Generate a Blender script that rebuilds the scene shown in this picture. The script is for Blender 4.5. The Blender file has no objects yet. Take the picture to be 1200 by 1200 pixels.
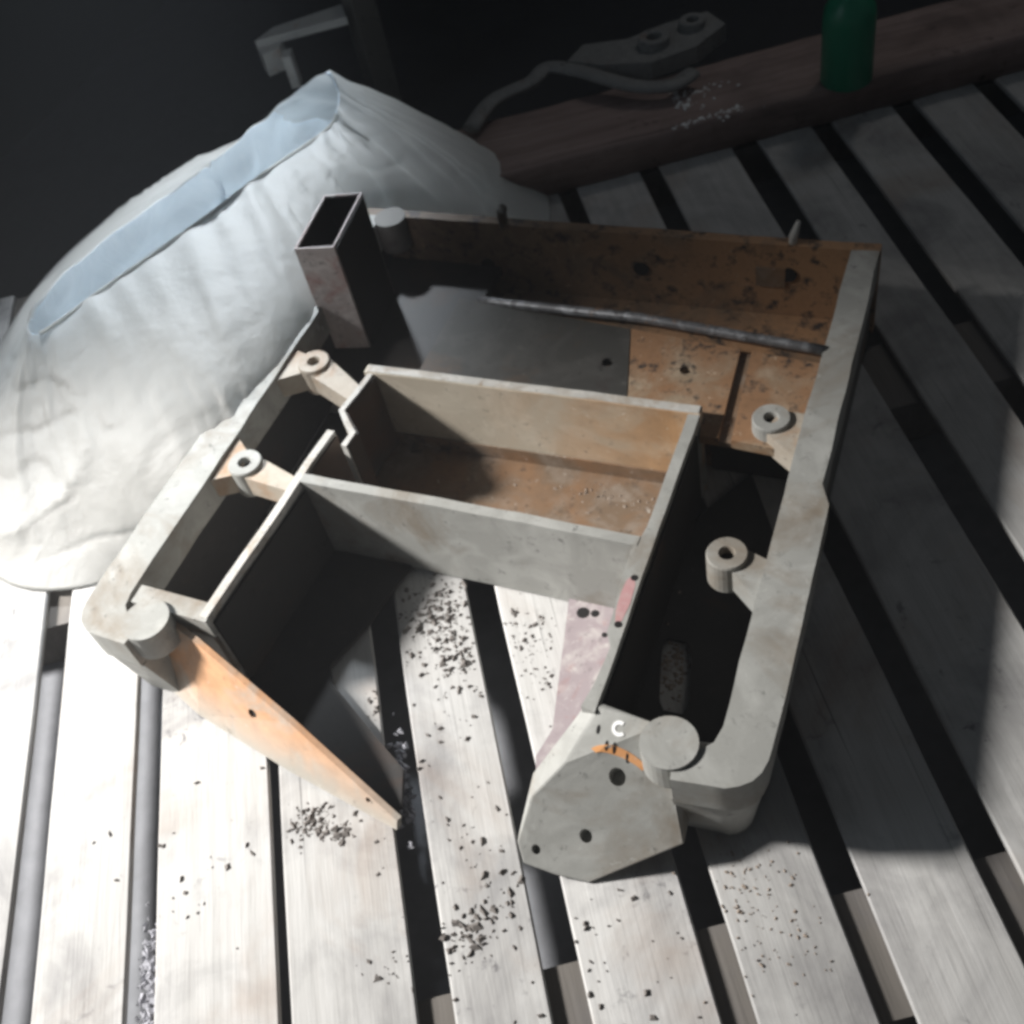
import bpy, bmesh, math, random
from mathutils import Vector, Matrix, noise
R = math.radians
SC = bpy.context.scene
COL = SC.collection
random.seed(7)

# ------------------------------------------------------------------ camera, world, light
cam_d = bpy.data.cameras.new('camera')
cam = bpy.data.objects.new('camera', cam_d); COL.objects.link(cam)
r0 = Vector((0.9247971366514666, 0.3385022195359475, -0.17368506962455338))
r1 = Vector((0.1569727407986907, -0.7553248593632331, -0.636273459664993))
r2 = Vector((-0.3465686291160754, 0.5611600522107303, -0.7516578883477874))
m = Matrix((r0, -r1, -r2)).transposed().to_4x4()
m.translation = Vector((0, 0, 1.0))
cam.matrix_world = m
cam_d.sensor_fit = 'HORIZONTAL'; cam_d.sensor_width = 36.0
cam_d.lens = 36.0 * 1312.83 / 1200.0
cam_d.clip_start = 0.01; cam_d.clip_end = 100
cam_d.dof.use_dof = True; cam_d.dof.focus_distance = 0.95; cam_d.dof.aperture_fstop = 9.0
SC.camera = cam

w = bpy.data.worlds.new('World'); SC.world = w; w.use_nodes = True
bg = w.node_tree.nodes['Background']
bg.inputs[0].default_value = (0.80, 0.90, 1.0, 1); bg.inputs[1].default_value = 0.05

def lamp(name, kind, loc, target, energy, color, **kw):
    d = bpy.data.lights.new(name, kind); d.energy = energy; d.color = color
    for k, v in kw.items(): setattr(d, k, v)
    o = bpy.data.objects.new(name, d); COL.objects.link(o)
    o.location = loc
    o.rotation_euler = (Vector(target) - Vector(loc)).to_track_quat('-Z', 'Y').to_euler()
    return o
# the daylight coming through the shed's doorway, low from the left and a little from the front
lamp('doorway_light', 'SPOT', (-3.25, -0.30, 2.30), (-0.92, 0.33, 0.0), 2050, (1.0, 0.975, 0.94),
     spot_size=R(31.5), spot_blend=1.0, shadow_soft_size=0.24)
# a cooler broad patch of open sky seen through the same doorway
lamp('sky_light', 'AREA', (-2.3, -0.7, 1.7), (-0.85, 0.3, 0.0), 3.2, (0.70, 0.85, 1.0),
     shape='DISK', size=0.9)
# cold spot added behind the sack to brighten its mouth
lamp('sack_mouth_fill', 'SPOT', (-1.75, 2.3, 1.7), (-1.05, 1.02, 0.16), 560, (0.86, 0.93, 1.0),
     spot_size=R(24), spot_blend=1.0, shadow_soft_size=0.08)
# weak fill added high at the back to lift the timber beam
lamp('beam_fill', 'AREA', (0.1, 3.0, 2.2), (-0.3, 1.6, 0.0), 0.3, (1.0, 0.97, 0.95),
     shape='DISK', size=0.5, spread=R(50))

SC.view_settings.view_transform = 'Standard'
SC.view_settings.look = 'None'
SC.view_settings.exposure = 0.0
SC.view_settings.gamma = 1.0
SC.cycles.max_bounces = 6
SC.cycles.pixel_filter_type = 'BLACKMAN_HARRIS'
SC.cycles.filter_width = 3.2
SC.cycles.use_denoising = True

# ------------------------------------------------------------------ helpers
def mesh_obj(name, bm, mat=None, parent=None, smooth=False, loc=None):
    me = bpy.data.meshes.new(name)
    bmesh.ops.recalc_face_normals(bm, faces=bm.faces)
    bm.to_mesh(me); bm.free()
    if mat: me.materials.append(mat)
    if smooth:
        me.polygons.foreach_set('use_smooth', [True] * len(me.polygons))
    o = bpy.data.objects.new(name, me); COL.objects.link(o)
    if loc: o.location = loc
    if parent:
        o.parent = parent
    return o
def tag(o, label=None, cat=None, group=None, kind=None):
    if label: o['label'] = label
    if cat: o['category'] = cat
    if group: o['group'] = group
    if kind: o['kind'] = kind
    return o
def empty(name, loc=(0, 0, 0), rz=0.0):
    o = bpy.data.objects.new(name, None); COL.objects.link(o)
    o.location = loc; o.rotation_euler = (0, 0, rz); o.empty_display_size = 0.05
    return o
def bev(bm, w=0.002, seg=2, ang=30):
    es = [e for e in bm.edges if len(e.link_faces) == 2 and e.calc_face_angle(0) > R(ang)]
    bmesh.ops.bevel(bm, geom=es, offset=w, segments=seg, profile=0.5, affect='EDGES', clamp_overlap=True)
def prism(pts, z0, z1, bm=None, top=None):
    """closed prism over the polygon pts; top = optional other outline for the upper face"""
    bm = bm or bmesh.new()
    top = top or pts
    lo = [bm.verts.new((p[0], p[1], p[2] if len(p) > 2 else z0)) for p in pts]
    hi = [bm.verts.new((p[0], p[1], p[2] if len(p) > 2 else z1)) for p in top]
    n = len(lo)
    bm.faces.new(hi); bm.faces.new(lo[::-1])
    for i in range(n):
        bm.faces.new((lo[i], lo[(i + 1) % n], hi[(i + 1) % n], hi[i]))
    return bm
def box(x0, x1, y0, y1, z0, z1, bm=None):
    return prism([(x0, y0), (x1, y0), (x1, y1), (x0, y1)], z0, z1, bm)
def strip(path, th, z0, z1, bm=None, ztops=None):
    """upright wall of thickness th following a path in plan"""
    bm = bm or bmesh.new()
    n = len(path); L = []; Rr = []
    for i, p in enumerate(path):
        p = Vector(p[:2])
        a = Vector(path[max(i - 1, 0)][:2]); b = Vector(path[min(i + 1, n - 1)][:2])
        t = (b - a).normalized(); nn = Vector((-t.y, t.x)) * th / 2
        L.append(p + nn); Rr.append(p - nn)
    vs = []
    for i in range(n):
        zt = ztops[i] if ztops else z1
        vs.append([bm.verts.new((L[i].x, L[i].y, z0)), bm.verts.new((Rr[i].x, Rr[i].y, z0)),
                   bm.verts.new((Rr[i].x, Rr[i].y, zt)), bm.verts.new((L[i].x, L[i].y, zt))])
    for i in range(n - 1):
        a, b = vs[i], vs[i + 1]
        for k in range(4):
            bm.faces.new((a[k], a[(k + 1) % 4], b[(k + 1) % 4], b[k]))
    bm.faces.new(vs[0][::-1]); bm.faces.new(vs[-1])
    return bm
def rough(bm, amp, sc=30, cuts=0):
    """slight casting unevenness"""
    for v in bm.verts:
        v.co += noise.noise_vector(v.co * sc) * amp
    return bm
def cyl(cx, cy, z0, z1, r, n=28, bm=None, r1=None):
    bm = bm or bmesh.new()
    r1 = r if r1 is None else r1
    lo = [(cx + r * math.cos(2 * math.pi * i / n), cy + r * math.sin(2 * math.pi * i / n)) for i in range(n)]
    hi = [(cx + r1 * math.cos(2 * math.pi * i / n), cy + r1 * math.sin(2 * math.pi * i / n)) for i in range(n)]
    return prism(lo, z0, z1, bm, hi)
def ring(cx, cy, z0, z1, ro, ri, n=28, depth=None):
    """cylinder with a blind hole"""
    bm = bmesh.new()
    depth = depth or (z1 - z0) * 0.85
    def loop(r, z): return [bm.verts.new((cx + r * math.cos(2 * math.pi * i / n), cy + r * math.sin(2 * math.pi * i / n), z)) for i in range(n)]
    prof = [loop(ro, z0), loop(ro * 0.985, z1 - 0.002), loop(ro * 0.93, z1), loop(ri * 1.12, z1), loop(ri, z1 - 0.0015), loop(ri, z1 - depth)]
    for a, b in zip(prof, prof[1:]):
        for i in range(n):
            bm.faces.new((a[i], a[(i + 1) % n], b[(i + 1) % n], b[i]))
    bm.faces.new(prof[0][::-1]); bm.faces.new(prof[-1])
    return bm
def tube(path, radii, n=10, flat=1.0):
    bm = bmesh.new(); loops = []
    P = [Vector(p) for p in path]
    for i, p in enumerate(P):
        t = (P[min(i + 1, len(P) - 1)] - P[max(i - 1, 0)]).normalized()
        up = Vector((0, 0, 1)) if abs(t.z) < .9 else Vector((1, 0, 0))
        s = t.cross(up).normalized(); u = s.cross(t).normalized()
        rr = radii[i] if isinstance(radii, (list, tuple)) else radii
        loops.append([bm.verts.new(p + (s * math.cos(2 * math.pi * k / n) + u * math.sin(2 * math.pi * k / n) * flat) * rr) for k in range(n)])
    for a, b in zip(loops, loops[1:]):
        for k in range(n):
            bm.faces.new((a[k], a[(k + 1) % n], b[(k + 1) % n], b[k]))
    bm.faces.new(loops[0][::-1]); bm.faces.new(loops[-1])
    return bm
def spline(pts, sub=6):
    P = [Vector(p) for p in pts]; out = []
    for i in range(len(P) - 1):
        p0 = P[max(i - 1, 0)]; p1 = P[i]; p2 = P[i + 1]; p3 = P[min(i + 2, len(P) - 1)]
        for k in range(sub):
            t = k / sub
            out.append(0.5 * ((2 * p1) + (p2 - p0) * t + (2 * p0 - 5 * p1 + 4 * p2 - p3) * t * t + (3 * p1 - p0 - 3 * p2 + p3) * t ** 3))
    out.append(P[-1]); return out

# ------------------------------------------------------------------ materials
class NT:
    def __init__(self, name):
        self.m = bpy.data.materials.new(name); self.m.use_nodes = True
        self.t = self.m.node_tree; self.b = self.t.nodes['Principled BSDF']
    def n(self, kind, **kw):
        x = self.t.nodes.new(kind)
        for k, v in kw.items():
            if k in x.bl_rna.properties: setattr(x, k, v)
        return x
    def link(self, a, b): self.t.links.new(a, b)
    def coords(self, scale=(1, 1, 1), rnd=True):
        tc = self.n('ShaderNodeTexCoord'); mp = self.n('ShaderNodeMapping')
        mp.inputs['Scale'].default_value = scale
        self.link(tc.outputs['Object'], mp.inputs['Vector'])
        if rnd:
            oi = self.n('ShaderNodeObjectInfo'); mu = self.n('ShaderNodeMath', operation='MULTIPLY'); mu.inputs[1].default_value = 37.0
            self.link(oi.outputs['Random'], mu.inputs[0])
            cb = self.n('ShaderNodeCombineXYZ')
            for i in range(3): self.link(mu.outputs[0], cb.inputs[i])
            self.link(cb.outputs[0], mp.inputs['Location'])
        return mp.outputs[0]
    def noise(self, co, scale, detail=6, rough=0.6, dist=0.0):
        x = self.n('ShaderNodeTexNoise'); x.inputs['Scale'].default_value = scale
        x.inputs['Detail'].default_value = detail; x.inputs['Roughness'].default_value = rough
        x.inputs['Distortion'].default_value = dist
        self.link(co, x.inputs['Vector']); return x.outputs['Fac']
    def ramp(self, fac, stops):
        x = self.n('ShaderNodeValToRGB'); e = x.color_ramp.elements
        while len(e) < len(stops): e.new(0.5)
        for el, (p, c) in zip(e, stops):
            el.position = p; el.color = (c, c, c, 1) if not hasattr(c, '__len__') else (*c, 1)
        self.link(fac, x.inputs[0]); return x.outputs[0]
    def mix(self, fac, a, b, mode='MIX'):
        x = self.n('ShaderNodeMix', data_type='RGBA', blend_type=mode)
        for s, v in ((x.inputs[0], fac), (x.inputs[6], a), (x.inputs[7], b)):
            if hasattr(v, 'links'): self.link(v, s)
            elif hasattr(v, '__len__'): s.default_value = (*v, 1)
            else: s.default_value = v
        return x.outputs[2]
    def bump(self, h, strength=0.3, dist=0.002):
        x = self.n('ShaderNodeBump'); x.inputs['Strength'].default_value = strength; x.inputs['Distance'].default_value = dist
        self.link(h, x.inputs['Height']); self.link(x.outputs[0], self.b.inputs['Normal'])
    def math(self, op, a, b):
        x = self.n('ShaderNodeMath', operation=op)
        for s, v in ((x.inputs[0], a), (x.inputs[1], b)):
            if hasattr(v, 'links'): self.link(v, s)
            else: s.default_value = v
        return x.outputs[0]

def cast_mat(name, base, rust=0.35, rustcol=(0.42, 0.20, 0.075), dark=0.25, darkcol=(0.035, 0.03, 0.028),
             light=0.3, lightcol=(0.62, 0.60, 0.56), rs=9.0, roughness=0.62, metal=0.0, grad=None):
    t = NT(name); co = t.coords(rnd=False)
    n1 = t.noise(co, rs, 7, 0.62, 0.6); n2 = t.noise(co, rs * 3.1, 6, 0.7); n3 = t.noise(co, rs * 1.7, 5, 0.6, 1.2); n4 = t.noise(co, 260, 3, 0.6)
    c = t.mix(t.ramp(n3, [(0.45, 0.0), (0.75, light)]), base, lightcol)
    rm = t.ramp(n1, [(0.62 - rust * 0.5, 0.0), (0.80 - rust * 0.45, 1.0)])
    if grad:      # (axis, from, to): stain growing along the part, plus the back wall's painted shade
        tc = t.n('ShaderNodeTexCoord'); sp = t.n('ShaderNodeSeparateXYZ'); t.link(tc.outputs['Object'], sp.inputs[0])
        mr = t.n('ShaderNodeMapRange'); t.link(sp.outputs[grad[0]], mr.inputs[0])
        mr.inputs[1].default_value = grad[1]; mr.inputs[2].default_value = grad[2]
        mr.inputs[3].default_value = 0.05; mr.inputs[4].default_value = 1.0
        rm = t.math('MULTIPLY', rm, mr.outputs[0])
    rc = t.mix(n2, tuple(x * 0.55 for x in rustcol), tuple(min(1, x * 1.45) for x in rustcol))
    c = t.mix(rm, c, rc)
    c = t.mix(t.ramp(n2, [(0.66 - dark * 0.25, 0.0), (0.78 - dark * 0.25, min(1, dark * 2.2))]), c, darkcol)
    n5 = t.noise(co, 75, 5, 0.75, 0.3)
    c = t.mix(t.math('MULTIPLY', t.ramp(n5, [(0.60, 0.0), (0.66, 0.75)]), t.ramp(n3, [(0.40, 0.15), (0.60, 1.0)])), c, tuple(x * 0.22 for x in base))
    c = t.mix(t.ramp(n5, [(0.32, 0.45), (0.38, 0.0)]), c, lightcol)
    t.link(c, t.b.inputs['Base Color'])
    t.b.inputs['Roughness'].default_value = roughness; t.b.inputs['Metallic'].default_value = metal
    t.b.inputs['Specular IOR Level'].default_value = 0.35
    t.bump(t.math('ADD', n4, t.math('MULTIPLY', n2, 1.5)), 0.16, 0.0010)
    return t.m
M_grey = cast_mat('grey_casting_paint', (0.285, 0.285, 0.268), rust=0.26, rustcol=(0.20, 0.17, 0.135), dark=0.22, light=0.8, lightcol=(.42, .42, .40))
M_edge = cast_mat('worn_edge', (0.42, 0.41, 0.385), rust=0.2, rustcol=(.27, .21, .15), dark=0.22, light=0.7, rs=22)
M_lilac = cast_mat('pinkish_grey_paint', (0.29, 0.245, 0.255), rust=0.10, rustcol=(0.30, 0.15, 0.14), dark=0.30, light=0.6, rs=18)
M_orange = cast_mat('rust_wash', (0.27, 0.205, 0.14), rust=0.55, rustcol=(0.25, 0.14, 0.075), dark=0.45, rs=16, light=0.5, lightcol=(.6, .5, .38))
M_boxback = cast_mat('box_back_paint', (0.47, 0.42, 0.34), rust=0.55, rustcol=(0.42, 0.25, 0.13), dark=0.10, light=0.7, lightcol=(.72, .66, .56), grad=(0, -0.52, -0.28))
M_floorbrown = cast_mat('box_floor_rust', (0.15, 0.105, 0.07), rust=0.4, rustcol=(0.19, 0.11, 0.06), dark=0.35, light=0.2, rs=14)
M_backwall = cast_mat('back_wall_rust_shade', (0.115, 0.082, 0.058), rust=0.62, rustcol=(0.33, 0.185, 0.095), dark=0.55, rs=13, grad=(0, -.60, -.20), light=0.25, lightcol=(.42, .32, .22))  # dark base and sideways gradient paint in the sack's shade under the rust
M_innerbrown = cast_mat('inner_shade_brown', (0.060, 0.048, 0.038), rust=0.3, rustcol=(0.09, 0.05, 0.03), dark=0.3, light=0.2, lightcol=(.12, .10, .08))  # brown darkened to paint the shade on the box's left inner faces
M_shade = cast_mat('shade_black', (0.022, 0.020, 0.019), rust=0.10, rustcol=(0.05, 0.028, 0.018), dark=0.3, light=0.1, lightcol=(.06, .055, .05))  # near-black that paints shade into cavities and onto unlit faces
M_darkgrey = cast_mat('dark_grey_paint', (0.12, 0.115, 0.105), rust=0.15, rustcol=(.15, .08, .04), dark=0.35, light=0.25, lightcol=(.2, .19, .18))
M_front = cast_mat('front_plate_paint', (0.33, 0.325, 0.295), rust=0.60, rustcol=(0.52, 0.29, 0.16), dark=0.08, light=0.8, lightcol=(.46, .45, .41), rs=13, grad=(2, .0, .06))
M_plate = cast_mat('shadowed_plate', (0.040, 0.039, 0.036), rust=0.1, rustcol=(.08, .05, .03), dark=0.4, light=0.3, lightcol=(.12, .115, .11))  # plate grey darkened to carry the post's shadow
M_tan = cast_mat('tan_casting_paint', (0.36, 0.315, 0.26), rust=0.2, rustcol=(.32, .2, .12), dark=0.2, light=0.5, lightcol=(.5, .46, .4), rs=16)
M_steel = cast_mat('bare_edge_metal', (0.10, 0.10, 0.105), rust=0.05, dark=0.40, light=0.9, lightcol=(.34, .35, .37), rs=26, roughness=0.45, metal=0.4)
M_pink = cast_mat('pink_primer', (0.42, 0.24, 0.24), rust=0.0, dark=0.2, light=0.7, lightcol=(.47, .40, .38), rs=30)
M_rustspot = cast_mat('orange_rust', (0.62, 0.30, 0.12), rust=0.4, rustcol=(.55, .22, .07), dark=0.05, light=0.2)
M_post = cast_mat('speckled_post_paint', (0.46, 0.40, 0.39), rust=0.2, rustcol=(0.40, 0.24, 0.22), dark=0.30, light=0.9, lightcol=(.66, .61, .59), rs=26)
def plain(name, c, rough=0.7, **kw):
    t = NT(name); t.b.inputs['Base Color'].default_value = (*c, 1); t.b.inputs['Roughness'].default_value = rough
    co = t.coords(); nn = t.noise(co, 40, 5)
    t.link(t.mix(nn, tuple(x * 0.7 for x in c), tuple(min(1, x * 1.25) for x in c)), t.b.inputs['Base Color'])
    t.bump(nn, 0.2, 0.001)
    return t.m
M_hole = plain('hole_black', (0.006, 0.005, 0.005), 0.9)
M_white = plain('white_paint', (0.85, 0.85, 0.83))

def wood_mat(name, lo, hi, smudge=(0.10, 0.10, 0.115), sm=0.5, brown=0.0):
    t = NT(name)
    g = t.coords((1.2, 26, 12)); c0 = t.coords((1, 1, 1))
    grain = t.noise(g, 3.0, 8, 0.62, 0.3)
    fine = t.noise(t.coords((4, 120, 60)), 4.0, 4, 0.6)
    blot = t.noise(c0, 7.0, 6, 0.62, 0.5); spk = t.noise(c0, 34.0, 5, 0.7, 0.4); blot2 = t.noise(c0, 3.1, 4, 0.6)
    c = t.mix(t.ramp(grain, [(0.20, 0.0), (0.75, 1.0)]), lo, hi)
    c = t.mix(t.ramp(fine, [(0.28, 0.35), (0.5, 0.0)]), c, tuple(x * 0.55 for x in lo))
    c = t.mix(t.ramp(blot, [(0.47, 0.0), (0.72, sm)]), c, smudge)
    mk = t.math('MULTIPLY', t.ramp(spk, [(0.60, 0.0), (0.68, 1.0)]), t.ramp(blot2, [(0.45, 0.0), (0.62, 0.85)]))
    c = t.mix(mk, c, smudge)
    if brown:
        b3 = t.noise(c0, 4.4, 5, 0.6, 0.8)
        c = t.mix(t.ramp(b3, [(0.52, 0.0), (0.70, brown)]), c, (0.26, 0.17, 0.11))
    crk = t.noise(t.coords((1.0, 70, 30)), 2.2, 3, 0.5, 0.6)
    c = t.mix(t.ramp(crk, [(0.24, 0.8), (0.30, 0.0)]), c, tuple(x * 0.25 for x in lo))
    oi = t.n('ShaderNodeObjectInfo'); mr = t.n('ShaderNodeMapRange'); t.link(oi.outputs['Random'], mr.inputs[0])
    mr.inputs[3].default_value = 0.84; mr.inputs[4].default_value = 1.08
    hs = t.n('ShaderNodeHueSaturation'); t.link(mr.outputs[0], hs.inputs['Value']); t.link(c, hs.inputs['Color']); c = hs.outputs[0]
    t.link(c, t.b.inputs['Base Color']); t.b.inputs['Roughness'].default_value = 0.85
    t.b.inputs['Specular IOR Level'].default_value = 0.2
    t.bump(t.math('ADD', grain, t.math('MULTIPLY', fine, 0.5)), 0.35, 0.002)
    return t.m
M_slat = wood_mat('dusty_slat_wood', (0.38, 0.372, 0.36), (0.50, 0.495, 0.485), smudge=(.15, .145, .15), sm=0.75, brown=0.4)
M_bearer = wood_mat('bearer_wood', (0.11, 0.10, 0.09), (0.18, 0.165, 0.15))
M_beam = wood_mat('reddish_beam_wood', (0.22, 0.155, 0.14), (0.42, 0.32, 0.29), smudge=(.04, .03, .03))

# ------------------------------------------------------------------ setting
t = NT('shed_soil'); co = t.coords(rnd=False)
n = t.noise(co, 5, 8, 0.65); t.link(t.mix(n, (0.016, 0.017, 0.019), (0.045, 0.046, 0.050)), t.b.inputs['Base Color']); t.b.inputs['Roughness'].default_value = 0.95
t.bump(n, 0.6, 0.02); M_soil = t.m
t = NT('shed_wall_black'); co = t.coords(rnd=False)
n = t.noise(co, 2.5, 6, 0.6); t.link(t.mix(n, (0.010, 0.012, 0.013), (0.022, 0.025, 0.026)), t.b.inputs['Base Color']); t.b.inputs['Roughness'].default_value = 0.9
M_wall = t.m  # near black all over, slightly mottled
bm = bmesh.new()
bm.faces.new([bm.verts.new(v) for v in ((-12, -8, -.10), (12, -8, -.10), (12, 14, -.10), (-12, 14, -.10))])
tag(mesh_obj('ground', bm, M_soil), kind='structure')
tag(mesh_obj('wall', box(-4, 4, 3.6, 3.75, -.17, 2.6), M_wall), 'black shed wall behind everything', 'wall', kind='structure')
tag(mesh_obj('wall', box(-2.0, -1.9, 0.310, 3.6, -.17, 2.9), M_wall), 'black wall added to shade the back slats', 'wall', kind='structure')  # added to cut the doorway light off the back slats

# ------------------------------------------------------------------ slatted pallet
AZ = 2.10756
bm = prism([(-1.5, .02), (-.4, -.75), (1.2, .2), (.1, 1.86), (-.1, 2.0), (-1.6, .95)], -.12, -.080)
tag(mesh_obj('added_gap_slab', bm, plain('added_slab_pale', (0.20, 0.205, 0.22), .9)), kind='structure')  # pale patch added under the pallet so the gaps read lighter
pal = tag(empty('wooden_pallet', (0, 0, 0), AZ), 'pale dusty wooden pallet of parallel slats with dark gaps under the grey casting', 'pallet')
# local frame: x runs along the slats, y across them
gaps = [(0.80, .83), (0.682, .712), (0.561, .593), (0.442, .470), (.3135, .3245), (.170, .2007), (.0531, .0854), (-.080, -.0525),
        (-.2045, -.1760), (-.335, -.304), (-.493, -.4515), (-.61, -.578), (-.74, -.705), (-.87, -.835), (-1.0, -.965)]
S0, S1 = -0.35, 1.62
for i in range(len(gaps) - 1):
    n1 = gaps[i][0]; n0 = gaps[i + 1][1]
    s0 = S0 + random.uniform(-.02, .02); s1 = S1 + random.uniform(-.03, .03)
    L = s1 - s0; W = n1 - n0
    bm = bmesh.new()
    nx = 40
    # a sawn board: outline a touch wavy, edges eased, top slightly dished
    prof = [(-W / 2 + .0015, -.010), (W / 2 - .0015, -.010), (W / 2, -.002), (W / 2 - .002, 0.0), (0.0, 0.0004), (-W / 2 + .002, 0.0), (-W / 2, -.002)]
    rows = []
    for k in range(nx + 1):
        x = L * k / nx
        row = []
        for j, (py, pz) in enumerate(prof):
            wv = noise.noise(Vector((x * 5, i * 7.3, 1 if py > 0 else 5))) * 0.0016 if abs(py) > .01 else 0
            row.append(bm.verts.new((x, py + wv, pz + noise.noise(Vector((x * 2, i * 3.1, 9))) * 0.0008)))
        rows.append(row)
    for a, b in zip(rows, rows[1:]):
        for j in range(len(prof)):
            bm.faces.new((a[j], a[(j + 1) % len(prof)], b[(j + 1) % len(prof)], b[j]))
    bm.faces.new(rows[0][::-1]); bm.faces.new(rows[-1])
    o = mesh_obj('slat', bm, M_slat, pal)
    o.location = (s0, (n0 + n1) / 2, -0.0005)
for s in (-0.25, 0.30, 0.95, 1.55):
    bm = box(s - .055, s + .055, -1.0, 0.83, -.079, -.012); bev(bm, .003, 1)
    mesh_obj('bearer', bm, M_bearer, pal)

# ------------------------------------------------------------------ the casting
H = 0.130
cast = tag(empty('machine_casting', (-0.45, 0.75, 0)),
           'large grey cast iron machine frame with open rusty compartments lying on the pallet', 'casting')
OFF = Vector((-0.45, 0.75, 0))
def cast_surface(bm, amp=.0009, step=.022):
    xs = [v.co.x for v in bm.verts]; ys = [v.co.y for v in bm.verts]; zs = [v.co.z for v in bm.verts]
    for ax, (lo, hi), st in ((0, (min(xs), max(xs)), step), (1, (min(ys), max(ys)), step), (2, (min(zs), max(zs)), step * 1.6)):
        k = math.ceil(lo / st + 1e-6)
        while k * st < hi - .003:
            no = [0, 0, 0]; no[ax] = 1; co = [0, 0, 0]; co[ax] = k * st
            bmesh.ops.bisect_plane(bm, geom=bm.verts[:] + bm.edges[:] + bm.faces[:], plane_co=co, plane_no=no, dist=1e-5)
            k += 1
    for v in bm.verts:
        v.co += noise.noise_vector(v.co * 21) * amp + noise.noise_vector(v.co * 90) * amp * .4
def cp(name, bm, mat, smooth=False, bw=0.0015, seg=2, lab=None, rg=0.0, parent=None):
    if bw: bev(bm, bw, seg)
    if rg: cast_surface(bm, rg * 1.9)
    o = mesh_obj(name, bm, mat, parent or cast, smooth or rg > 0)
    if rg: o.data.set_sharp_from_angle(angle=R(38))
    if parent is None: o.location = -OFF
    if lab: o['label'] = lab
    return o
# right side rail with rounded front corner, front rim
rail = [(-.137, 1.115), (-.105, 1.115), (-.104, .90), (-.1045, .748), (-.0935, .722), (-.0925, .60), (-.093, .455), (-.0935, .440), (-.0965, .4275), (-.102, .4175), (-.111, .4105), (-.122, .406), (-.168, .402), (-.172, .425), (-.152, .432), (-.140, .445), (-.137, .462), (-.138, .60), (-.139, .76)]
def mirror(pts): return [(-.9036 - p[0], *p[1:]) for p in pts][::-1]
bm = prism(rail, .088, H); cp('side_rail', bm, M_grey, bw=.0048, seg=3, rg=.0007)
bm = prism(mirror(rail), .088, H); cp('side_rail', bm, M_grey, bw=.0048, seg=3, rg=.0007)
# side walls under the rails
sw = [(-.137, 1.113), (-.109, 1.113), (-.107, .461), (-.135, .461)]
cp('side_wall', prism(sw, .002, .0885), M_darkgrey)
cp('side_wall', prism(mirror(sw), .002, .0885), M_shade)  # left wall coloured near-black for the compartment's shade
# front corner blocks, tapering towards the table
blk = [(-.106, .470), (-.170, .462), (-.170, .420), (-.126, .421), (-.119, .424), (-.113, .429), (-.1085, .436), (-.107, .445)]
blt = [(-.0945, .470), (-.170, .462), (-.170, .4040), (-.1225, .4075), (-.112, .412), (-.1035, .4185), (-.098, .428), (-.0950, .440)]
cp('corner_block', prism(blk, .002, .0885, top=blt), M_grey, bw=.003, seg=3, rg=.0006)
cp('corner_block', prism(mirror(blk), .002, .0885, top=mirror(blt)), M_grey, bw=.003, seg=3)
# back wall
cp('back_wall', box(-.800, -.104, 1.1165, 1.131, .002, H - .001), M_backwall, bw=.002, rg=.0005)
cp('corner_lug', cyl(-.752, 1.112, .085, H + .001, .022), M_darkgrey, bw=.003)
cp('stud', tube([(-.588, 1.123, .12), (-.584, 1.118, .150), (-.580, 1.114, .156)], .0065), M_darkgrey, bw=0, smooth=True)
cp('stud', tube([(-.207, 1.123, .125), (-.206, 1.121, .14), (-.200, 1.120, .162)], [.005, .0055, .003]), M_edge, bw=0, smooth=True, lab='pale bent pin standing on the back wall')
# patches / bosses on the inner back wall
cp('wall_pad', prism([(-.250, 1.117), (-.214, 1.117), (-.214, 1.1135), (-.250, 1.1135)], .066, .094), M_floorbrown, bw=.001)
for x, z in ((-.40, .075), (-.62, .06), (-.21, .085)):
    bm = cyl(0, 0, 0, .004, .010, 14); bmesh.ops.rotate(bm, verts=bm.verts, cent=(0, 0, 0), matrix=Matrix.Rotation(R(90), 3, 'X'))
    bmesh.ops.translate(bm, verts=bm.verts, vec=(x, 1.118, z)); cp('bolt_hole', bm, M_hole, bw=0)
# sloping rib in front of the back wall
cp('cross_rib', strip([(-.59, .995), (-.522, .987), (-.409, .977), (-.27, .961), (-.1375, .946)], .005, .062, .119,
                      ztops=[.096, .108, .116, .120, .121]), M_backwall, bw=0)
cp('round_bar', tube([(-.575 + .4385 * k / 16, .988 - .046 * k / 16 + noise.noise(Vector((k, 0, 0))) * .001, .108 + .019 * min(1, k / 8)) for k in range(17)], .0060, 12), M_steel, bw=0, smooth=True)
# back plate: left part painted in post shadow, orange right parts, sunken strip between
cp('lower_plate', box(-.766, -.602, .853, 1.1155, .045, .0585), M_shade)  # painted near-black where a band of shadow falls
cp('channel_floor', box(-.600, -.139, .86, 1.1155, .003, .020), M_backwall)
def ry(x): return .9365 + (-.1375 - x) * .108      # front line of the rib
plate_a = cp('back_plate', prism([(-.600, .833), (-.336, .833), (-.340, .857), (-.3665, ry(-.3665)), (-.600, ry(-.600))], .100, .111), M_plate, lab='grey back plate darkened for the post shadow')
plate_b = cp('back_plate', prism([(-.3345, .833), (-.2475, .833), (-.2475, .8345), (-.2440, .806), (-.2235, .806), (-.2310, ry(-.231)), (-.3650, ry(-.365)), (-.3385, .857)], .100, .112), M_orange, lab='rusty orange back plate')
cp('back_plate', prism([(-.2095, .8055), (-.1385, .800), (-.1385, ry(-.1385)), (-.2180, ry(-.218))], .100, .112), M_orange, lab='rusty orange back plate')
cp('sunken_strip', prism([(-.2240, .807), (-.2090, .807), (-.2175, ry(-.2175)), (-.2315, ry(-.2315))], .098, .106), M_floorbrown)  # darker brown strip set below the plates
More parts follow.
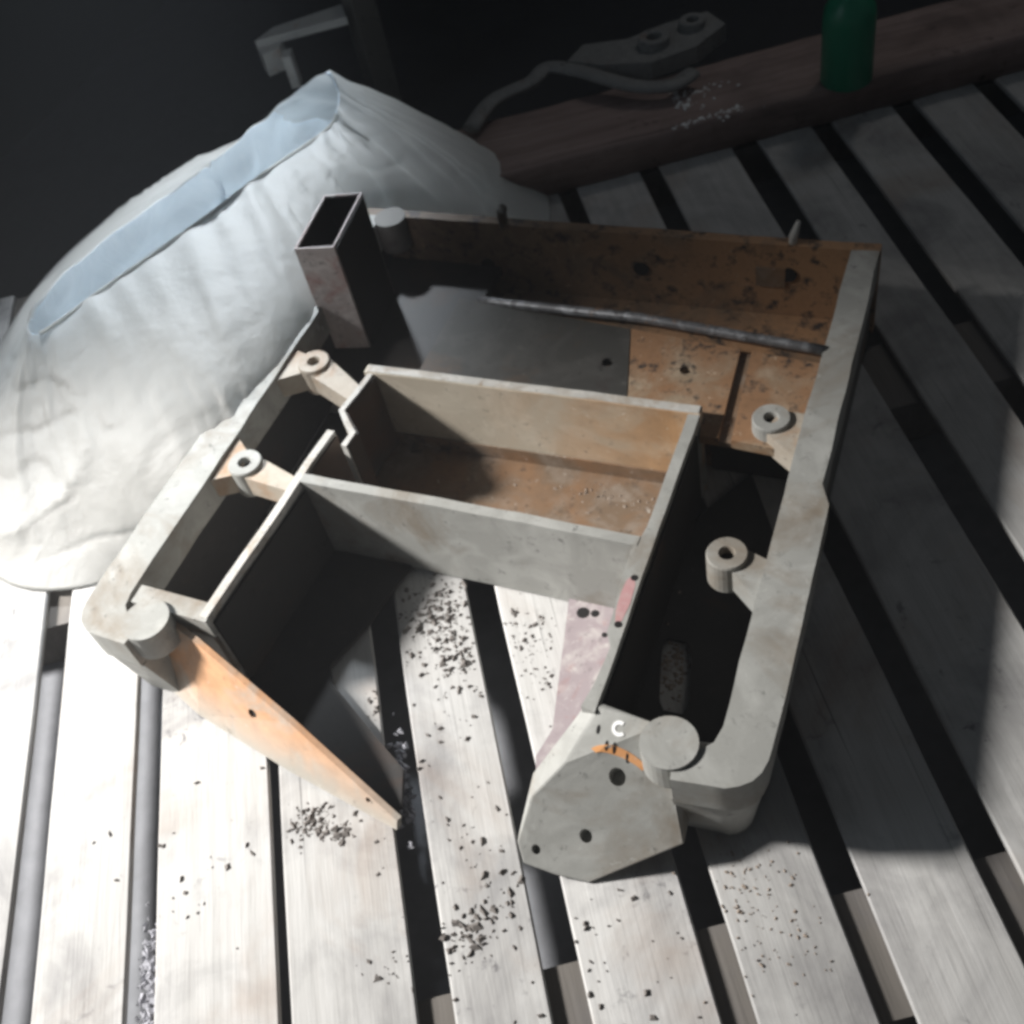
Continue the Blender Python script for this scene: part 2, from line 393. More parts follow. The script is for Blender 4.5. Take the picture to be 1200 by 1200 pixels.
cp('step_face', box(-.246, -.139, .8545, .862, .004, .099), M_shade)
plate_holes = [(plate_a, [(-.3765, .902, .0070)]), (plate_b, [(-.284, .903, .0070)])]
# centre box
cp('box_back_wall', strip([(-.655, .825), (-.55, .826), (-.40, .826), (-.2465, .826)], .013, .003, H), M_boxback, bw=.002, rg=.0004)
cp('top_edge', strip([(-.652, .8255), (-.55, .8262), (-.40, .8262), (-.248, .8262)], .011, H - .003, H + .0012), M_edge, bw=.0012, rg=.0004)
cp('box_front_wall', strip([(-.662, .648), (-.50, .646), (-.38, .644), (-.263, .640)], .012, .003, H), M_grey, bw=.002, rg=.0004)
cp('box_left_wall', strip([(-.646, .8185), (-.650, .785), (-.655, .755), (-.640, .738), (-.625, .724), (-.627, .703)], .007, .003, H - .001), M_edge, bw=.0015)
cp('left_wall', strip([(-.652, .722), (-.656, .67), (-.659, .60), (-.665, .52), (-.669, .452)], .0095, .003, H), M_edge, bw=.003, seg=3, rg=.0004)
rw = [(-.2465, .8325), (-.2595, .8195), (-.2595, .66), (-.262, .648), (-.268, .627), (-.265, .581), (-.262, .531), (-.2545, .517), (-.2575, .476), (-.262, .450), (-.2475, .447), (-.2478, .60)]
cp('right_wall', prism(rw, .003, H - .0006), M_grey, bw=.0022, rg=.0006)
bm = bmesh.new(); zt = H + .0002
for a in (((-.2610, .592), (-.2560, .600), (-.2510, .588), (-.2500, .566), (-.2520, .546), (-.2570, .540), (-.2610, .555), (-.2620, .575)),):
    prism(list(a), H - .003, zt, bm)
cp('primer_patch', bm, M_pink, bw=0)
for x, y in ((-.2545, .596), (-.2545, .541)):
    cp('bolt_hole', cyl(x, y, H - .003, H + .0006, .0035, 14), M_hole, bw=0)
cp('box_shade_rust_skin', strip([(-.6405, .8175), (-.6455, .785), (-.6505, .757), (-.6365, .742), (-.6210, .727), (-.6225, .705)], .002, .011, H - .004), M_innerbrown, bw=0)  # thin dark sheet painting shade on the box's left wall
cp('box_shade_rust_skin', strip([(-.6460, .720), (-.6505, .67), (-.6515, .654)], .002, .011, H - .006), M_innerbrown, bw=0)
cp('box_shade_rust_skin', box(-.643, -.2605, .8165, .8182, .011, .030), M_floorbrown, bw=0)
cp('box_floor', box(-.645, -.2600, .652, .819, .003, .010), M_floorbrown, bw=.001)
cp('compartment_floor', box(-.645, -.66, .66, .70, .003, .008) if False else prism([(-.760, .50), (-.672, .50), (-.662, .853), (-.760, .853)], .003, .008), M_shade, bw=.001)
# right compartment floor with a rounded slot open to the pallet
bm = bmesh.new()
x0, x1, y0, y1 = -.247, -.138, .445, .853
slot = []
sx0, sx1, sy0, sy1 = -.243 + .004, -.196, .528, .612
def slotpt(a):
    cx, cy = (sx0 + sx1) / 2 - .0, (sy0 + sy1) / 2
    x = (sx1 - sx0) / 2 * .72 * max(-1, min(1, 1.25 * math.cos(a))); y = (sy1 - sy0) / 2 * max(-1, min(1, 1.15 * math.sin(a)))
    return (cx + x + (y - 0) * -.22 + .002, cy + y)
N = 24
inner = [slotpt(2 * math.pi * i / N) for i in range(N)]
def onrect(p):
    cx, cy = (x0 + x1) / 2, .57
    dx, dy = p[0] - cx - (-.022), p[1] - cy
    dx *= 2.2
    s = 1e9
    if dx > 1e-9: s = min(s, (x1 - cx) / dx)
    if dx < -1e-9: s = min(s, (x0 - cx) / dx)
    if dy > 1e-9: s = min(s, (y1 - cy) / dy)
    if dy < -1e-9: s = min(s, (y0 - cy) / dy)
    return (cx + dx * s, cy + dy * s)
outer = [onrect(p) for p in inner]
for z, fl in ((.010, False), (.004, True)):
    vi = [bm.verts.new((*p, z)) for p in inner]; vo = [bm.verts.new((*p, z)) for p in outer]
    for i in range(N):
        f = (vi[i], vi[(i + 1) % N], vo[(i + 1) % N], vo[i]); bm.faces.new(f)
    if not fl: top = vi
    else:
        for i in range(N): bm.faces.new((top[i], top[(i + 1) % N], vi[(i + 1) % N], vi[i]))
cp('compartment_floor', bm, M_shade, bw=0)  # floor coloured near-black for the depth's shade
cp('compartment_shade', box(-.2465, -.2445, .452, .80, .011, .118), M_shade, bw=0)  # dark sheets paint the compartment's shade on its walls
cp('compartment_shade', box(-.1395, -.1372, .50, .852, .011, .087), M_shade, bw=0)
cp('compartment_end', box(-.243, -.172, .4475, .455, .011, .120), M_shade, bw=0)
# bottom flange round the octagonal opening
cp('bottom_flange', prism([(-.660, .640), (-.545, .640), (-.553, .612), (-.563, .550), (-.581, .492), (-.569, .473), (-.488, .422), (-.451, .400), (-.436, .362), (-.448, .352), (-.665, .435)], .003, .009), M_shade, bw=.0015, lab='bottom flange painted black for the left wall shadow')  # flange colour holds the shadow of the left wall
cp('bottom_flange', prism([(-.352, .638), (-.266, .638), (-.258, .47), (-.290, .425), (-.318, .430), (-.3245, .447), (-.318, .480)][::-1], .003, .009), M_lilac, bw=.0015, lab='pinkish grey bottom flange')
cp('left_wall_shade', strip([(-.6485, .64), (-.652, .60), (-.658, .52), (-.662, .455)], .003, .010, .118), M_shade, bw=0)  # dark sheet painting the wall's shaded inner face
for x, y, r in ((-.331, .622, .007), (-.318, .624, .0045), (-.300, .60, .003)):
    cp('bolt_hole', cyl(x, y, .008, .0096, r, 14), M_hole, bw=0)
# bosses with their webs
def boss(x, y, r=.0205, z0=.092, z1=H, hole=.0075, mat=None, web=None, wmat=None):
    b = mesh_obj('mounting_boss', ring(x, y, z0, z1, r, hole), mat or M_grey, cast, False); b.location = -OFF
    b.data.polygons.foreach_set('use_smooth', [False] * len(b.data.polygons))
    h = mesh_obj('bolt_hole', cyl(x, y, z1 - .020, z1 - .010, hole * 1.02, 16), M_hole, b)
    for wb in web or []:
        bm = prism(wb, z0 + .004, z1 - .005); bev(bm, .006, 3)
        mesh_obj('web', bm, wmat or mat or M_grey, b)
    return b
boss(-.176, .6445, web=[[(-.170, .629), (-.1375, .600), (-.1375, .648), (-.165, .658)]])
boss(-.172, .8295, web=[[(-.176, .812), (-.1375, .782), (-.1375, .845), (-.165, .846)]], mat=M_grey, wmat=M_tan)
boss(-.7285, .826, web=[[(-.745, .840), (-.7665, .846), (-.7665, .79), (-.735, .810)], [(-.715, .840), (-.653, .800), (-.655, .775), (-.728, .808)]], mat=M_tan, wmat=M_tan)
boss(-.7333, .656, web=[[(-.740, .674), (-.7665, .695), (-.7665, .625), (-.738, .640)], [(-.715, .668), (-.662, .650), (-.664, .630), (-.728, .638)]], mat=M_grey, wmat=M_tan)
cp('end_boss', cyl(-.1765, .433, .098, H + .004, .0255, 32), M_grey, bw=.003, seg=3)
cp('end_boss', cyl(-.727, .433, .098, H + .004, .0255, 32), M_grey, bw=.003, seg=3)
# sloping front foot on the right: a chamfered hull
def hull(pts):
    bm = bmesh.new()
    for q in pts: bm.verts.new(q)
    bmesh.ops.convex_hull(bm, input=bm.verts)
    bmesh.ops.dissolve_limit(bm, angle_limit=R(3), verts=bm.verts, edges=bm.edges)
    return bm
foot = cp('front_foot', hull([(-.2475, .4535, H - .001), (-.190, .450, H - .001), (-.258, .462, .125), (-.176, .452, .118),
     (-.268, .407, .100), (-.177, .424, .092), (-.300, .4015, .075), (-.295, .380, .072), (-.305, .350, .034), (-.298, .338, .0155),
     (-.266, .339, .006), (-.236, .342, .002), (-.157, .388, .036), (-.165, .440, .002), (-.290, .40, .002), (-.285, .36, .002)]), M_grey, bw=.002)
def on_slope(x, y):   # height of the foot's two sloping faces
    return .129 - (.4505 - y) * .75 if y > .414 else .098 - (.410 - y) * 1.46
def slope_disc(name, x, y, r, mat, up, tilt):
    bm = cyl(0, 0, -.002, up, r, 18)
    bmesh.ops.scale(bm, verts=bm.verts, vec=(1, 1, 1))
    bmesh.ops.rotate(bm, verts=bm.verts, cent=(0, 0, 0), matrix=Matrix.Rotation(R(tilt), 3, 'X'))
    return bm
# ------- the foot's details are laid on with a ray cast, see below
# left front wall: a plate leaning outwards that runs down to a tip
fp = bmesh.new()
T = [(-.810, .470, .122), (-.735, .452, .118), (-.676, .432, .112), (-.560, .393, .066), (-.432, .345, .014)]
B = [(-.830, .448, .003), (-.760, .425, .003), (-.703, .402, .003), (-.570, .368, .003), (-.433, .340, .003)]
th = Vector((.0025, .0055, 0))
q = []
for a, b in zip(T, B):
    a = Vector(a); b = Vector(b)
    q.append([fp.verts.new(b), fp.verts.new(a), fp.verts.new(a + th), fp.verts.new(b + th)])
for a, b in zip(q, q[1:]):
    for k in range(4): fp.faces.new((a[k], a[(k + 1) % 4], b[(k + 1) % 4], b[k]))
fp.faces.new(q[0][::-1]); fp.faces.new(q[-1])
fpo = cp('front_plate', fp, M_front, bw=.0015)
ln = bmesh.new(); q = []
for a, b in zip(T[2:], B[2:]):
    a = Vector(a) - Vector((0, 0, .004)); b = Vector(b) + Vector((0, 0, .007))
    if a.z < b.z: a.z = b.z + .001
    q.append([ln.verts.new(b + th), ln.verts.new(a + th), ln.verts.new(a + th * 1.25), ln.verts.new(b + th * 1.25)])
for a, b in zip(q, q[1:]):
    for k in range(4): ln.faces.new((a[k], a[(k + 1) % 4], b[(k + 1) % 4], b[k]))
ln.faces.new(q[0][::-1]); ln.faces.new(q[-1])
cp('front_plate_shade', ln, M_shade, bw=0)  # dark sheet painting the shadow on the plate's inner side
cp('front_rim', prism([(-.760, .452), (-.664, .448), (-.664, .470), (-.760, .474)], .10, H - .001), M_grey, bw=.002)
# upright rectangular tube
pz0, pz1 = .0595, .222
def quad(o, z, x0=-.771, x1=-.7205, y0=.9205, y1=1.030):
    return [(x0 + o, y0 + o, z), (x1 - o, y0 + .010 + o, z), (x1 - o - .012, y1 + .010 - o, z), (x0 + o - .012, y1 - o, z)]
bm = bmesh.new()
ob = [bm.verts.new(v) for v in quad(0, pz0)]; ot = [bm.verts.new(v) for v in quad(0, pz1)]
it = [bm.verts.new(v) for v in quad(.0025, pz1)]; ib = [bm.verts.new(v) for v in quad(.0025, pz0 + .01)]
for k in range(4):
    j = (k + 1) % 4
    bm.faces.new((ob[k], ob[j], ot[j], ot[k])); bm.faces.new((ot[k], ot[j], it[j], it[k])); bm.faces.new((it[k], it[j], ib[j], ib[k]))
bm.faces.new(ib); bm.faces.new(ob[::-1])
post = cp('upright_post', bm, M_post, bw=.001, seg=1)
qq = quad(.0030, 0)
bm = bmesh.new()
a = [bm.verts.new((v[0], v[1], pz0 + .012)) for v in qq]; b = [bm.verts.new((v[0], v[1], pz1 - .003)) for v in qq]
for k in range(4): bm.faces.new((a[k], a[(k + 1) % 4], b[(k + 1) % 4], b[k]))
bm.faces.new(a)
ob_ = mesh_obj('post_bore_shade', bm, M_shade, post)  # dark sheet painting the shade inside the hollow tube
bm = prism([(-.7200, .934), (-.7185, .934), (-.7300, 1.036), (-.7315, 1.036)], pz0 + .002, pz1 - .003)
mesh_obj('post_side_shade', bm, M_shade, post)  # dark sheet painting the post's shaded right face

# ------- drilled holes
def drill(o, jobs):
    bpy.context.view_layer.update()
    cb = bmesh.new()
    for (c, ax, r, dep) in jobs:
        ax = Vector(ax).normalized(); q = ax.to_track_quat('Z', 'Y').to_matrix(); c = Vector(c)
        lo = [cb.verts.new(c + q @ Vector((r * math.cos(2 * math.pi * i / 20), r * math.sin(2 * math.pi * i / 20), -dep))) for i in range(20)]
        hi = [cb.verts.new(c + q @ Vector((r * math.cos(2 * math.pi * i / 20), r * math.sin(2 * math.pi * i / 20), .006))) for i in range(20)]
        cb.faces.new(hi); cb.faces.new(lo[::-1])
        for i in range(20): cb.faces.new((lo[i], lo[(i + 1) % 20], hi[(i + 1) % 20], hi[i]))
    cu = mesh_obj('cutter', cb, M_hole)
    md = o.modifiers.new('b', 'BOOLEAN'); md.object = cu; md.operation = 'DIFFERENCE'; md.solver = 'EXACT'
    bpy.context.view_layer.update()
    me = bpy.data.meshes.new_from_object(o.evaluated_get(bpy.context.evaluated_depsgraph_get()))
    o.modifiers.clear()
    if len(me.polygons) > 3: o.data = me
    cm = cu.data; bpy.data.objects.remove(cu); bpy.data.meshes.remove(cm)
def surf(o, x, y):
    bv = BVHTree.FromPolygons([v.co.copy() for v in o.data.vertices], [tuple(p.vertices) for p in o.data.polygons])
    h, nrm, _, _ = bv.ray_cast(Vector((x, y, 1)), Vector((0, 0, -1))); return h, nrm
from mathutils.bvhtree import BVHTree
def drill_at(o, spots, tilt=None):
    jobs = []
    for x, y, r in spots:
        h, nrm = surf(o, x, y); jobs.append((h, tilt or nrm, r, .016))
    drill(o, jobs)
drill_at(foot, [(-.2210, .4115, .0075), (-.2435, .3700, .0058), (-.2870, .3500, .0042)], tilt=Vector((0, -.35, 1)))
drill_at(fpo, [(-.612, .3960, .0056), (-.4660, .3545, .0030)], tilt=Vector((.2, -1, .8)))
for o_, sp in plate_holes: drill_at(o_, sp)
# ------- details laid on the sloping faces
from mathutils.bvhtree import BVHTree
def decal(o, x, y, pts, mat, name, lift=.0007, parent=None, up=.6):
    """thin flake following the surface of o seen from above; pts is its outline round (x, y)"""
    bv = BVHTree.FromPolygons([v.co.copy() for v in o.data.vertices], [tuple(p.vertices) for p in o.data.polygons])
    bm = bmesh.new(); vs = []
    for px, py in pts:
        h, nrm, _, _ = bv.ray_cast(Vector((x + px, y + py, 1)), Vector((0, 0, -1)))
        if h is None: return None
        vs.append((h + nrm * lift, h - nrm * .001))
    a = [bm.verts.new(v[0]) for v in vs]; b = [bm.verts.new(v[1]) for v in vs]
    bm.faces.new(a); bm.faces.new(b[::-1])
    for i in range(len(a)): bm.faces.new((a[i], a[(i + 1) % len(a)], b[(i + 1) % len(a)], b[i]))
    return mesh_obj(name, bm, mat, parent or o)
def circ(rx, ry, n=14, a0=0, a1=2 * math.pi, w=None):
    if w is None: return [(rx * math.cos(a0 + (a1 - a0) * i / n), ry * math.sin(a0 + (a1 - a0) * i / n)) for i in range(n)]
    out = [(rx * math.cos(a0 + (a1 - a0) * i / n), ry * math.sin(a0 + (a1 - a0) * i / n)) for i in range(n + 1)]
    inn = [((rx - w) * math.cos(a0 + (a1 - a0) * i / n), (ry - w) * math.sin(a0 + (a1 - a0) * i / n)) for i in range(n + 1)]
    return out + inn[::-1]
decal(foot, -.2205, .4185, circ(.027, .010, 16, R(25), R(160), .005), M_rustspot, 'rust_ring', .0006)
decal(foot, -.2240, .4410, circ(.007, .006, 12, R(60), R(320), .003), M_white, 'paint_mark', .0008)
for x, y in ((-.243, .437), (-.226, .427), (-.214, .425), (-.233, .427)):
    decal(foot, x, y, circ(.0014, .0035, 8), M_hole, 'scratch', .0006)

# ------------------------------------------------------------------ sack
t = NT('woven_sack_cloth'); co = t.coords(rnd=False)
wv = t.n('ShaderNodeTexWave'); wv.inputs['Scale'].default_value = 120; wv.inputs['Distortion'].default_value = 1.5; t.link(co, wv.inputs['Vector'])
nn = t.noise(co, 6, 6, 0.6, 0.5); n2 = t.noise(co, 30, 5, 0.6)
t.link(t.mix(t.ramp(nn, [(0.35, 0.0), (0.7, 1.0)]), (0.58, 0.575, 0.555), (0.46, 0.455, 0.435)), t.b.inputs['Base Color'])
t.b.inputs['Roughness'].default_value = 0.55
t.bump(t.math('ADD', t.math('MULTIPLY', nn, 3.0), t.math('ADD', n2, t.math('MULTIPLY', wv.outputs['Fac'], 0.04))), 0.5, 0.004)
tr = t.n('ShaderNodeBsdfTranslucent'); tr.inputs[0].default_value = (0.75, 0.76, 0.74, 1)
mx = t.n('ShaderNodeMixShader'); mx.inputs[0].default_value = 0.5
out = t.t.nodes['Material Output']
t.link(t.b.outputs[0], mx.inputs[1]); t.link(tr.outputs[0], mx.inputs[2]); t.link(mx.outputs[0], out.inputs[0]); M_sack = t.m
t = NT('sack_inside_sky_tint'); co = t.coords(rnd=False); nn = t.noise(co, 14, 6, 0.65, 1.6)  # blue of the sky's light put into this colour
t.link(t.mix(t.ramp(nn, [(.35, 0.0), (.65, 1.0)]), (0.62, 0.72, 0.80), (0.93, 0.96, 0.98)), t.b.inputs['Base Color']); t.b.inputs['Roughness'].default_value = 0.3
t.bump(nn, 0.8, 0.015); 
tr = t.n('ShaderNodeBsdfTranslucent'); tr.inputs[0].default_value = (0.80, 0.90, 1.0, 1)
mx = t.n('ShaderNodeMixShader'); mx.inputs[0].default_value = 0.7
t.link(t.b.outputs[0], mx.inputs[1]); t.link(tr.outputs[0], mx.inputs[2]); t.link(mx.outputs[0], t.t.nodes['Material Output'].inputs[0]); M_liner = t.m

base = [(-.95, .52), (-.865, .62), (-.828, .80), (-.822, 1.0), (-.818, 1.142), (-.70, 1.185), (-.60, 1.255), (-.66, 1.40), (-.9, 1.5), (-1.25, 1.45), (-1.4, 1.1), (-1.3, .7), (-1.1, .52)]
rim = [(-.99, .70, .25), (-.945, .79, .255), (-.885, .905, .262), (-.852, 1.02, .258), (-.822, 1.135, .248), (-.813, 1.165, .268), (-.822, 1.19, .284), (-.850, 1.208, .287), (-.868, 1.10, .296), (-.882, .99, .302), (-.897, .94, .302), (-.975, .80, .285), (-1.01, .72, .262)]
rim = [(x * 1.10, y * 1.10, 1 - (1 - z) * 1.10) for x, y, z in rim]
def closed_spline(pts, sub):
    P = [Vector(p if len(p) > 2 else (*p, .001)) for p in pts]; n = len(P); out = []
    for i in range(n):
        p0, p1, p2, p3 = P[i - 1], P[i], P[(i + 1) % n], P[(i + 2) % n]
        for k in range(sub):
            u = k / sub
            out.append(0.5 * ((2 * p1) + (p2 - p0) * u + (2 * p0 - 5 * p1 + 4 * p2 - p3) * u * u + (3 * p1 - p0 - 3 * p2 + p3) * u ** 3))
    return out
mid = [tuple((a + b) / 2 for a, b in zip((*p, .001), q_)) for p, q_ in zip(base, rim)]
mid[1] = (-.835, .67, .125); mid[2] = (-.783, .78, .132); mid[3] = (-.783, .95, .134); mid[4] = (-.815, 1.13, .130); mid[5] = (-.765, 1.215, .110)
SM = closed_spline(mid, 20)
def sackpt(i, v):
    a, m_, b = SB[i], SM[i], SR[i]
    c = 2 * m_ - (a + b) / 2
    return a * (1 - v) ** 2 + c * 2 * v * (1 - v) + b * v * v
SB = closed_spline(base, 20); SR = closed_spline(rim, 20); NU = len(SB); MV = 70
cen = Vector((-1.0, 1.05, .12))
bm = bmesh.new(); rows = []
for j in range(MV + 1):
    v = j / MV; row = []
    for i in range(NU):
        p = sackpt(i, v)
        o_ = (p - cen); o_.z = 0; o_.normalize()
        bul = math.sin(math.pi * min(1, v * 1.1)) * .014 if v < .91 else 0
        def rdg(q, pw=3): return (1 - min(1, abs(noise.noise(q)) * 2.4)) ** pw
        q1 = Vector((p.x * 6 + p.z * 5, p.y * 6 - p.z * 3, p.z * 7)); q2 = Vector((p.x * 13 - p.z * 12, p.y * 13 + p.z * 6, 5 + p.z * 16)); q3 = Vector((i * .16 + v * 1.5, v * 1.2, 3))
        cr = rdg(q1 * .7, 4) * .012 - rdg(q2 * .8 + Vector((3, 1, 4)), 5) * .0040 + rdg(q3, 3) * .010 * v + noise.noise(q1 * .5) * .012 - .006
        am = min(1, v * 6) * min(1, (1 - v) * 5 + .12)
        p = p + o_ * (bul + cr * am) + Vector((0, 0, noise.noise(Vector((i * .175, 0, 7))) * .006 * v))
        row.append(bm.verts.new(p))
    rows.append(row)
for a, b in zip(rows, rows[1:]):
    for i in range(NU): bm.faces.new((a[i], a[(i + 1) % NU], b[(i + 1) % NU], b[i]))
bm.faces.new(rows[0][::-1])
sack = tag(empty('sack', (-1.0, 1.05, 0)), 'big white woven plastic sack with open mouth slumped behind the casting', 'sack')
so = mesh_obj('sack_cloth', bm, M_sack, sack, True); so.location = (1.0, -1.05, 0)
# liner: the mouth's inner side, with the sky's blue in its colour
bm = bmesh.new(); rows = []
rc = sum(SR, Vector()) / NU
for j in range(7):
    v = j / 6; row = []
    for i in range(NU):
        p = SR[i] + Vector((0, 0, noise.noise(Vector((i * .175, 0, 7))) * .006 - .001))
        d_ = (rc - SR[i]); d_.z = 0
        near = min((s - SR[i]).length for s in (SR[(i + NU // 2) % NU],))
        p = p + d_.normalized() * (.002 + .010 * v) + Vector((0, 0, -.09 * v)) + noise.noise_vector(Vector((i * .15, v * 3, 0))) * .014 * min(1, v * 2)
        row.append(bm.verts.new(p))
    rows.append(row)
for a, b in zip(rows, rows[1:]):
    for i in range(NU): bm.faces.new((a[i], a[(i + 1) % NU], b[(i + 1) % NU], b[i]))
so = mesh_obj('liner', bm, M_liner, sack, True); so.location = (1.0, -1.05, 0)
bm = tube([(*q, ) for q in [SR[i] for i in range(0, 92)]], .0028, 8)
so = mesh_obj('rim_hem', bm, M_sack, sack, True); so.location = (1.0, -1.05, 0)

# ------------------------------------------------------------------ beam, old casting, bracket, bottle behind
bm = box(-.66, 1.1, 0, .158, .001, .055); bev(bm, .012, 4); cast_surface(bm, .003, .03)
ux = Vector((.859, .511)); 
beam = mesh_obj('timber_beam', bm, M_beam, None, True); beam.location = (-.2495, 1.583, 0); beam.rotation_euler = (0, 0, AZ - math.pi / 2)
tag(beam, 'reddish brown timber beam lying across the slats behind the casting', 'beam')

lev = tag(empty('cast_lever', (-.60, 1.56, .055)), 'dark grey cast lever with a hooked arm and drilled lugs lying on the beam', 'lever')
LO = Vector((-.60, 1.56, .055))
def lp(name, bm, mat, smooth=True):
    o = mesh_obj(name, bm, mat, lev, smooth); o.location = -LO; return o
M_lever = cast_mat('dull_lever_metal', (0.22, 0.22, 0.215), rust=0.1, rustcol=(.2, .12, .08), dark=0.3, light=0.5, lightcol=(.34, .34, .33), rs=20)
lp('arm', tube(spline([(-.762, 1.415, .074), (-.752, 1.49, .078), (-.705, 1.545, .08), (-.690, 1.585, .082), (-.631, 1.576, .082), (-.536, 1.545, .078), (-.474, 1.552, .076), (-.452, 1.592, .075)], 6), .015, 12, .5), M_lever)
bm = prism([(-.66, 1.60), (-.60, 1.59), (-.52, 1.60), (-.46, 1.65), (-.43, 1.72), (-.47, 1.76), (-.53, 1.72), (-.58, 1.67), (-.65, 1.65)], .058, .086); bev(bm, .006, 2); lp('lug_plate', bm, M_lever, False)
lp('lug', ring(-.530, 1.655, .070, .100, .026, .012), M_lever, False)
lp('lug', ring(-.482, 1.712, .070, .098, .022, .010), M_lever, False)

M_brk = cast_mat('bracket_metal', (0.62, 0.62, 0.60), rust=0.02, dark=0.2, light=0.5, rs=12)
brk = tag(empty('clamp_bracket', (-1.05, 1.62, 0)), 'grey bent metal bracket on a dark post standing behind the sack', 'bracket')
BO = Vector((-1.05, 1.62, 0))
def bkp(name, bm, mat):
    o = mesh_obj(name, bm, mat, brk); o.location = -BO; return o
zb = .12   # built further back and lower than the sack's mouth
def P(x, y, s=1.2571): return (x * s, y * s)      # plan positions at z = .12
bm = prism([P(-.985, 1.262), P(-.975, 1.300), P(-.895, 1.366), P(-.870, 1.330)], zb - .014, zb); bev(bm, .003, 2); bkp('jaw', bm, M_brk)
bm = prism([P(-.985, 1.262), P(-.955, 1.285), P(-.950, 1.265), P(-.968, 1.245)], zb - .055, zb - .013); bev(bm, .002, 1); bkp('jaw_tip', bm, M_brk)
bm = prism([P(-.940, 1.255), P(-.928, 1.262), P(-.918, 1.240), P(-.930, 1.235)], zb - .07, zb - .012); bev(bm, .002, 1); bkp('spur', bm, M_brk)
bm = prism([P(-.895, 1.366), P(-.855, 1.33), P(-.835, 1.36), P(-.875, 1.40)], -.16, zb + .03); bev(bm, .003, 1); bkp('post', bm, M_darkgrey)

t = NT('green_plastic'); t.b.inputs['Base Color'].default_value = (0.02, 0.22, 0.12, 1); t.b.inputs['Roughness'].default_value = 0.35; M_green = t.m
def lathe(prof, n=32):
    bm = bmesh.new(); L = [[bm.verts.new((r * math.cos(2 * math.pi * i / n), r * math.sin(2 * math.pi * i / n), z)) for i in range(n)] for r, z in prof]
    for a, b in zip(L, L[1:]):
        for i in range(n): bm.faces.new((a[i], a[(i + 1) % n], b[(i + 1) % n], b[i]))
    bm.faces.new(L[0][::-1]); bm.faces.new(L[-1]); return bm
bot = tag(empty('green_bottle', (-.222, 1.612, .0555)), 'green plastic bottle standing on the beam at its right end', 'bottle')
mesh_obj('body', lathe([(.034, 0), (.038, .004), (.038, .10), (.036, .115), (.022, .135), (.013, .142), (.013, .150)]), M_green, bot, True)
mesh_obj('cap', lathe([(.0155, .148), (.0155, .166), (.014, .168)]), M_darkgrey, bot, True)

# ------------------------------------------------------------------ loose debris
def chips(name, spots, mat, label, cat, smin=.0015, smax=.0045, flat=.5, seed=3):
    rr = random.Random(seed); bm = bmesh.new()
    for (cx, cy, z, sx, sy, ang, num, k) in spots:
        for _ in range(int(num * 2.2)):
            a, b = rr.gauss(0, sx), rr.gauss(0, sy)
            x = cx + a * math.cos(ang) - b * math.sin(ang); y = cy + a * math.sin(ang) + b * math.cos(ang)
            nn_ = -x * math.sin(AZ) + y * math.cos(AZ)
            if abs(z) < .003 and any(g0 - .001 < nn_ < g1 + .001 for g0, g1 in gaps): continue
            s = smin * (smax / smin) ** (rr.random() ** 1.3) * k * (1.5 if rr.random() < .06 else 1)
            c = Vector((x, y, z + s * flat * .5)); rot = Matrix.Rotation(rr.uniform(0, 6.3), 3, 'Z')
            e = rr.uniform(.45, 1.0)
            vs = [bm.verts.new(c + rot @ Vector((dx * s * rr.uniform(.6, 1.2), dy * s * e * rr.uniform(.6, 1.2), dz * s * flat)))
                  for dx, dy, dz in ((1, 0, -.4), (.2, .9, -.5), (-.9, .3, -.4), (-.3, -.9, -.5), (.35, .2, .6), (-.3, -.1, .55))]
            for f in ((0, 1, 4), (1, 2, 4), (2, 5, 4), (2, 3, 5), (3, 0, 5), (0, 4, 5), (3, 2, 1), (3, 1, 0)):
                bm.faces.new([vs[i] for i in f])
    o = mesh_obj(name, bm, mat); return tag(o, label, cat, kind='stuff')
M_chip = plain('dark_crumbs', (0.15, 0.135, 0.125), 0.9)
M_chipb = plain('brown_crumbs', (0.26, 0.21, 0.17), 0.85)
M_flake = plain('white_flakes', (0.82, 0.82, 0.80), 0.6)
A1 = AZ
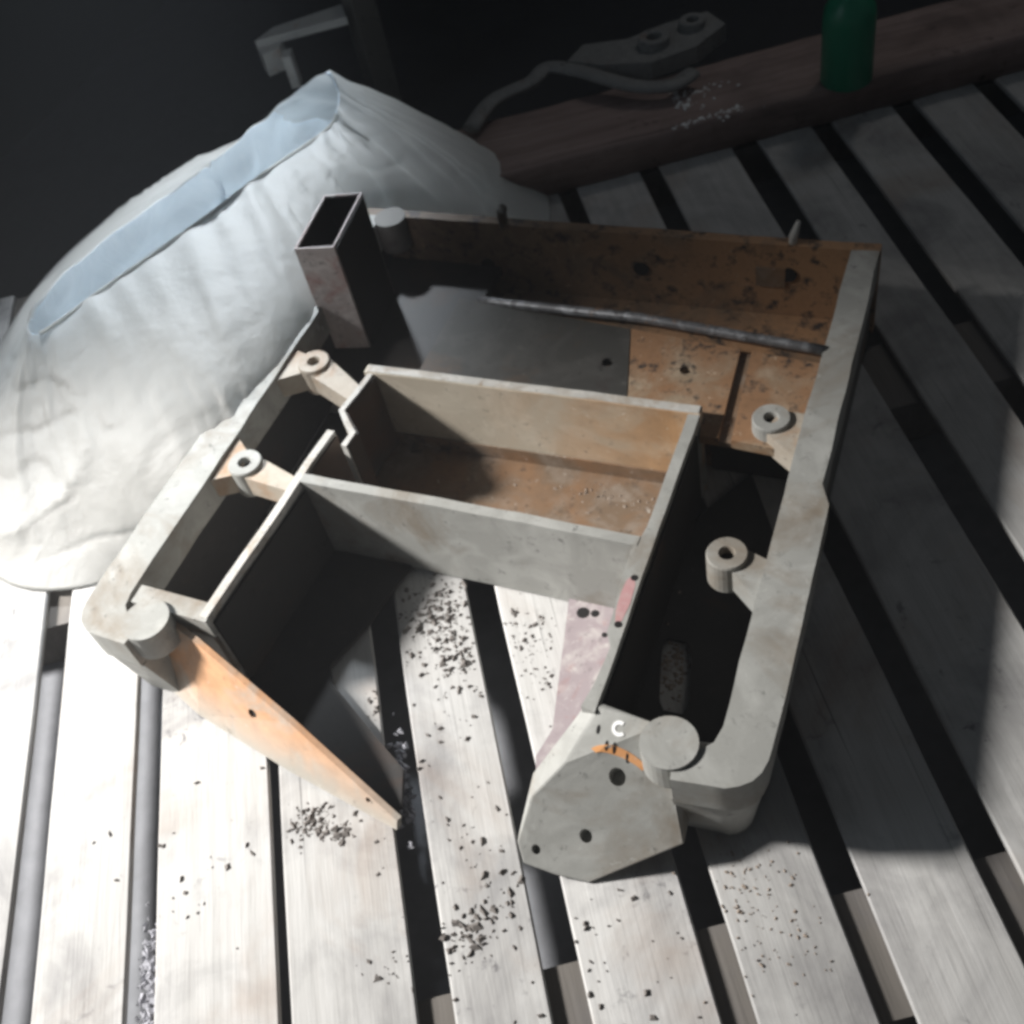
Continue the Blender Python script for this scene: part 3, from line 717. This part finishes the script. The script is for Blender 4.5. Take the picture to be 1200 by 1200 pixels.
chips('dark_crumbs', [(-.495, .590, 0, .026, .022, A1, 120, 1.1), (-.455, .545, 0, .026, .018, A1, 60, 1.3), (-.40, .585, 0, .02, .02, A1, 30, 1.1), (-.505, .47, 0, .015, .010, A1, 34, 1.2), (-.36, .55, 0, .03, .02, A1, 26, .9),
      (-.43, .44, 0, .05, .03, A1, 12, 1.1), (-.52, .325, 0, .013, .010, .4, 70, 1.0), (-.485, .322, 0, .006, .006, .4, 24, 1), (-.36, .31, 0, .06, .05, A1, 26, 1.1),
      (-.330, .275, 0, .012, .020, A1, 34, 1.5), (-.30, .32, 0, .02, .01, 0, 10, 1.6), (-.40, .36, 0, .08, .03, 0, 14, 1.2), (-.22, .28, 0, .05, .04, A1, 12, 1.2), (-.6, .22, 0, .12, .06, A1, 26, 1.1),
      (-.13, .30, 0, .05, .05, A1, 14, 1.1), (-.345, .235, 0, .012, .03, A1, 30, 1.4)], M_chip, 'dark crumbs and filings scattered over the pale slats', 'crumbs', smin=.0008, smax=.0046)
chips('brown_crumbs', [(-.222, .585, .0, .010, .020, 0, 70, 1.2), (-.345, .785, .010, .05, .008, 0, 26, 1.0), (-.29, .70, .010, .02, .03, 0, 14, .9), (-.090, .37, 0, .04, .03, A1, 70, .7)], M_chipb,
      'brown rusty grit lying in the casting and beside it', 'grit', smin=.0012, smax=.0038, seed=5)
chips('pale_rubble', [(-.5165 + .511 * k * -.06, .292 - (-.859) * k * .06 * -1, -.012, .030, .0035, A1, 60, 1.6) for k in range(-2, 6)], plain('grey_dust_lumps', (0.34, 0.34, 0.37), .9),
      'grey dusty rubble packed along the narrow left gap between slats', 'rubble', seed=9)
chips('white_flakes', [(-.445, 1.535, .0555, .012, .012, .5, 14, 1.3), (-.437, 1.575, .0555, .022, .007, .5, 16, 1.2), (-.385, 1.512, .0555, .022, .006, .5, 18, 1.2), (-.425, 1.487, .0555, .012, .005, .5, 12, 1.3)], M_flake,
      'small white flakes scattered on the timber beam', 'flakes', smin=.0018, smax=.0048, flat=.3, seed=11)

# ------------------------------------------------------------------ thin haze added in place of lens veil
hz = mesh_obj('haze', box(-3.6, 3.6, -3.0, 3.5, -1.2, 3.0), None)  # volume added as a stand-in for lens veil
t = NT('lens_veil_haze'); t.t.nodes.remove(t.b)
pv = t.n('ShaderNodeVolumePrincipled'); pv.inputs['Color'].default_value = (0.93, 0.95, 1.0, 1); pv.inputs['Density'].default_value = 0.028
t.link(pv.outputs[0], t.t.nodes['Material Output'].inputs['Volume']); hz.data.materials.append(t.m)
tag(hz, 'thin haze added for the lens veil and lifted blacks', 'haze', kind='stuff')
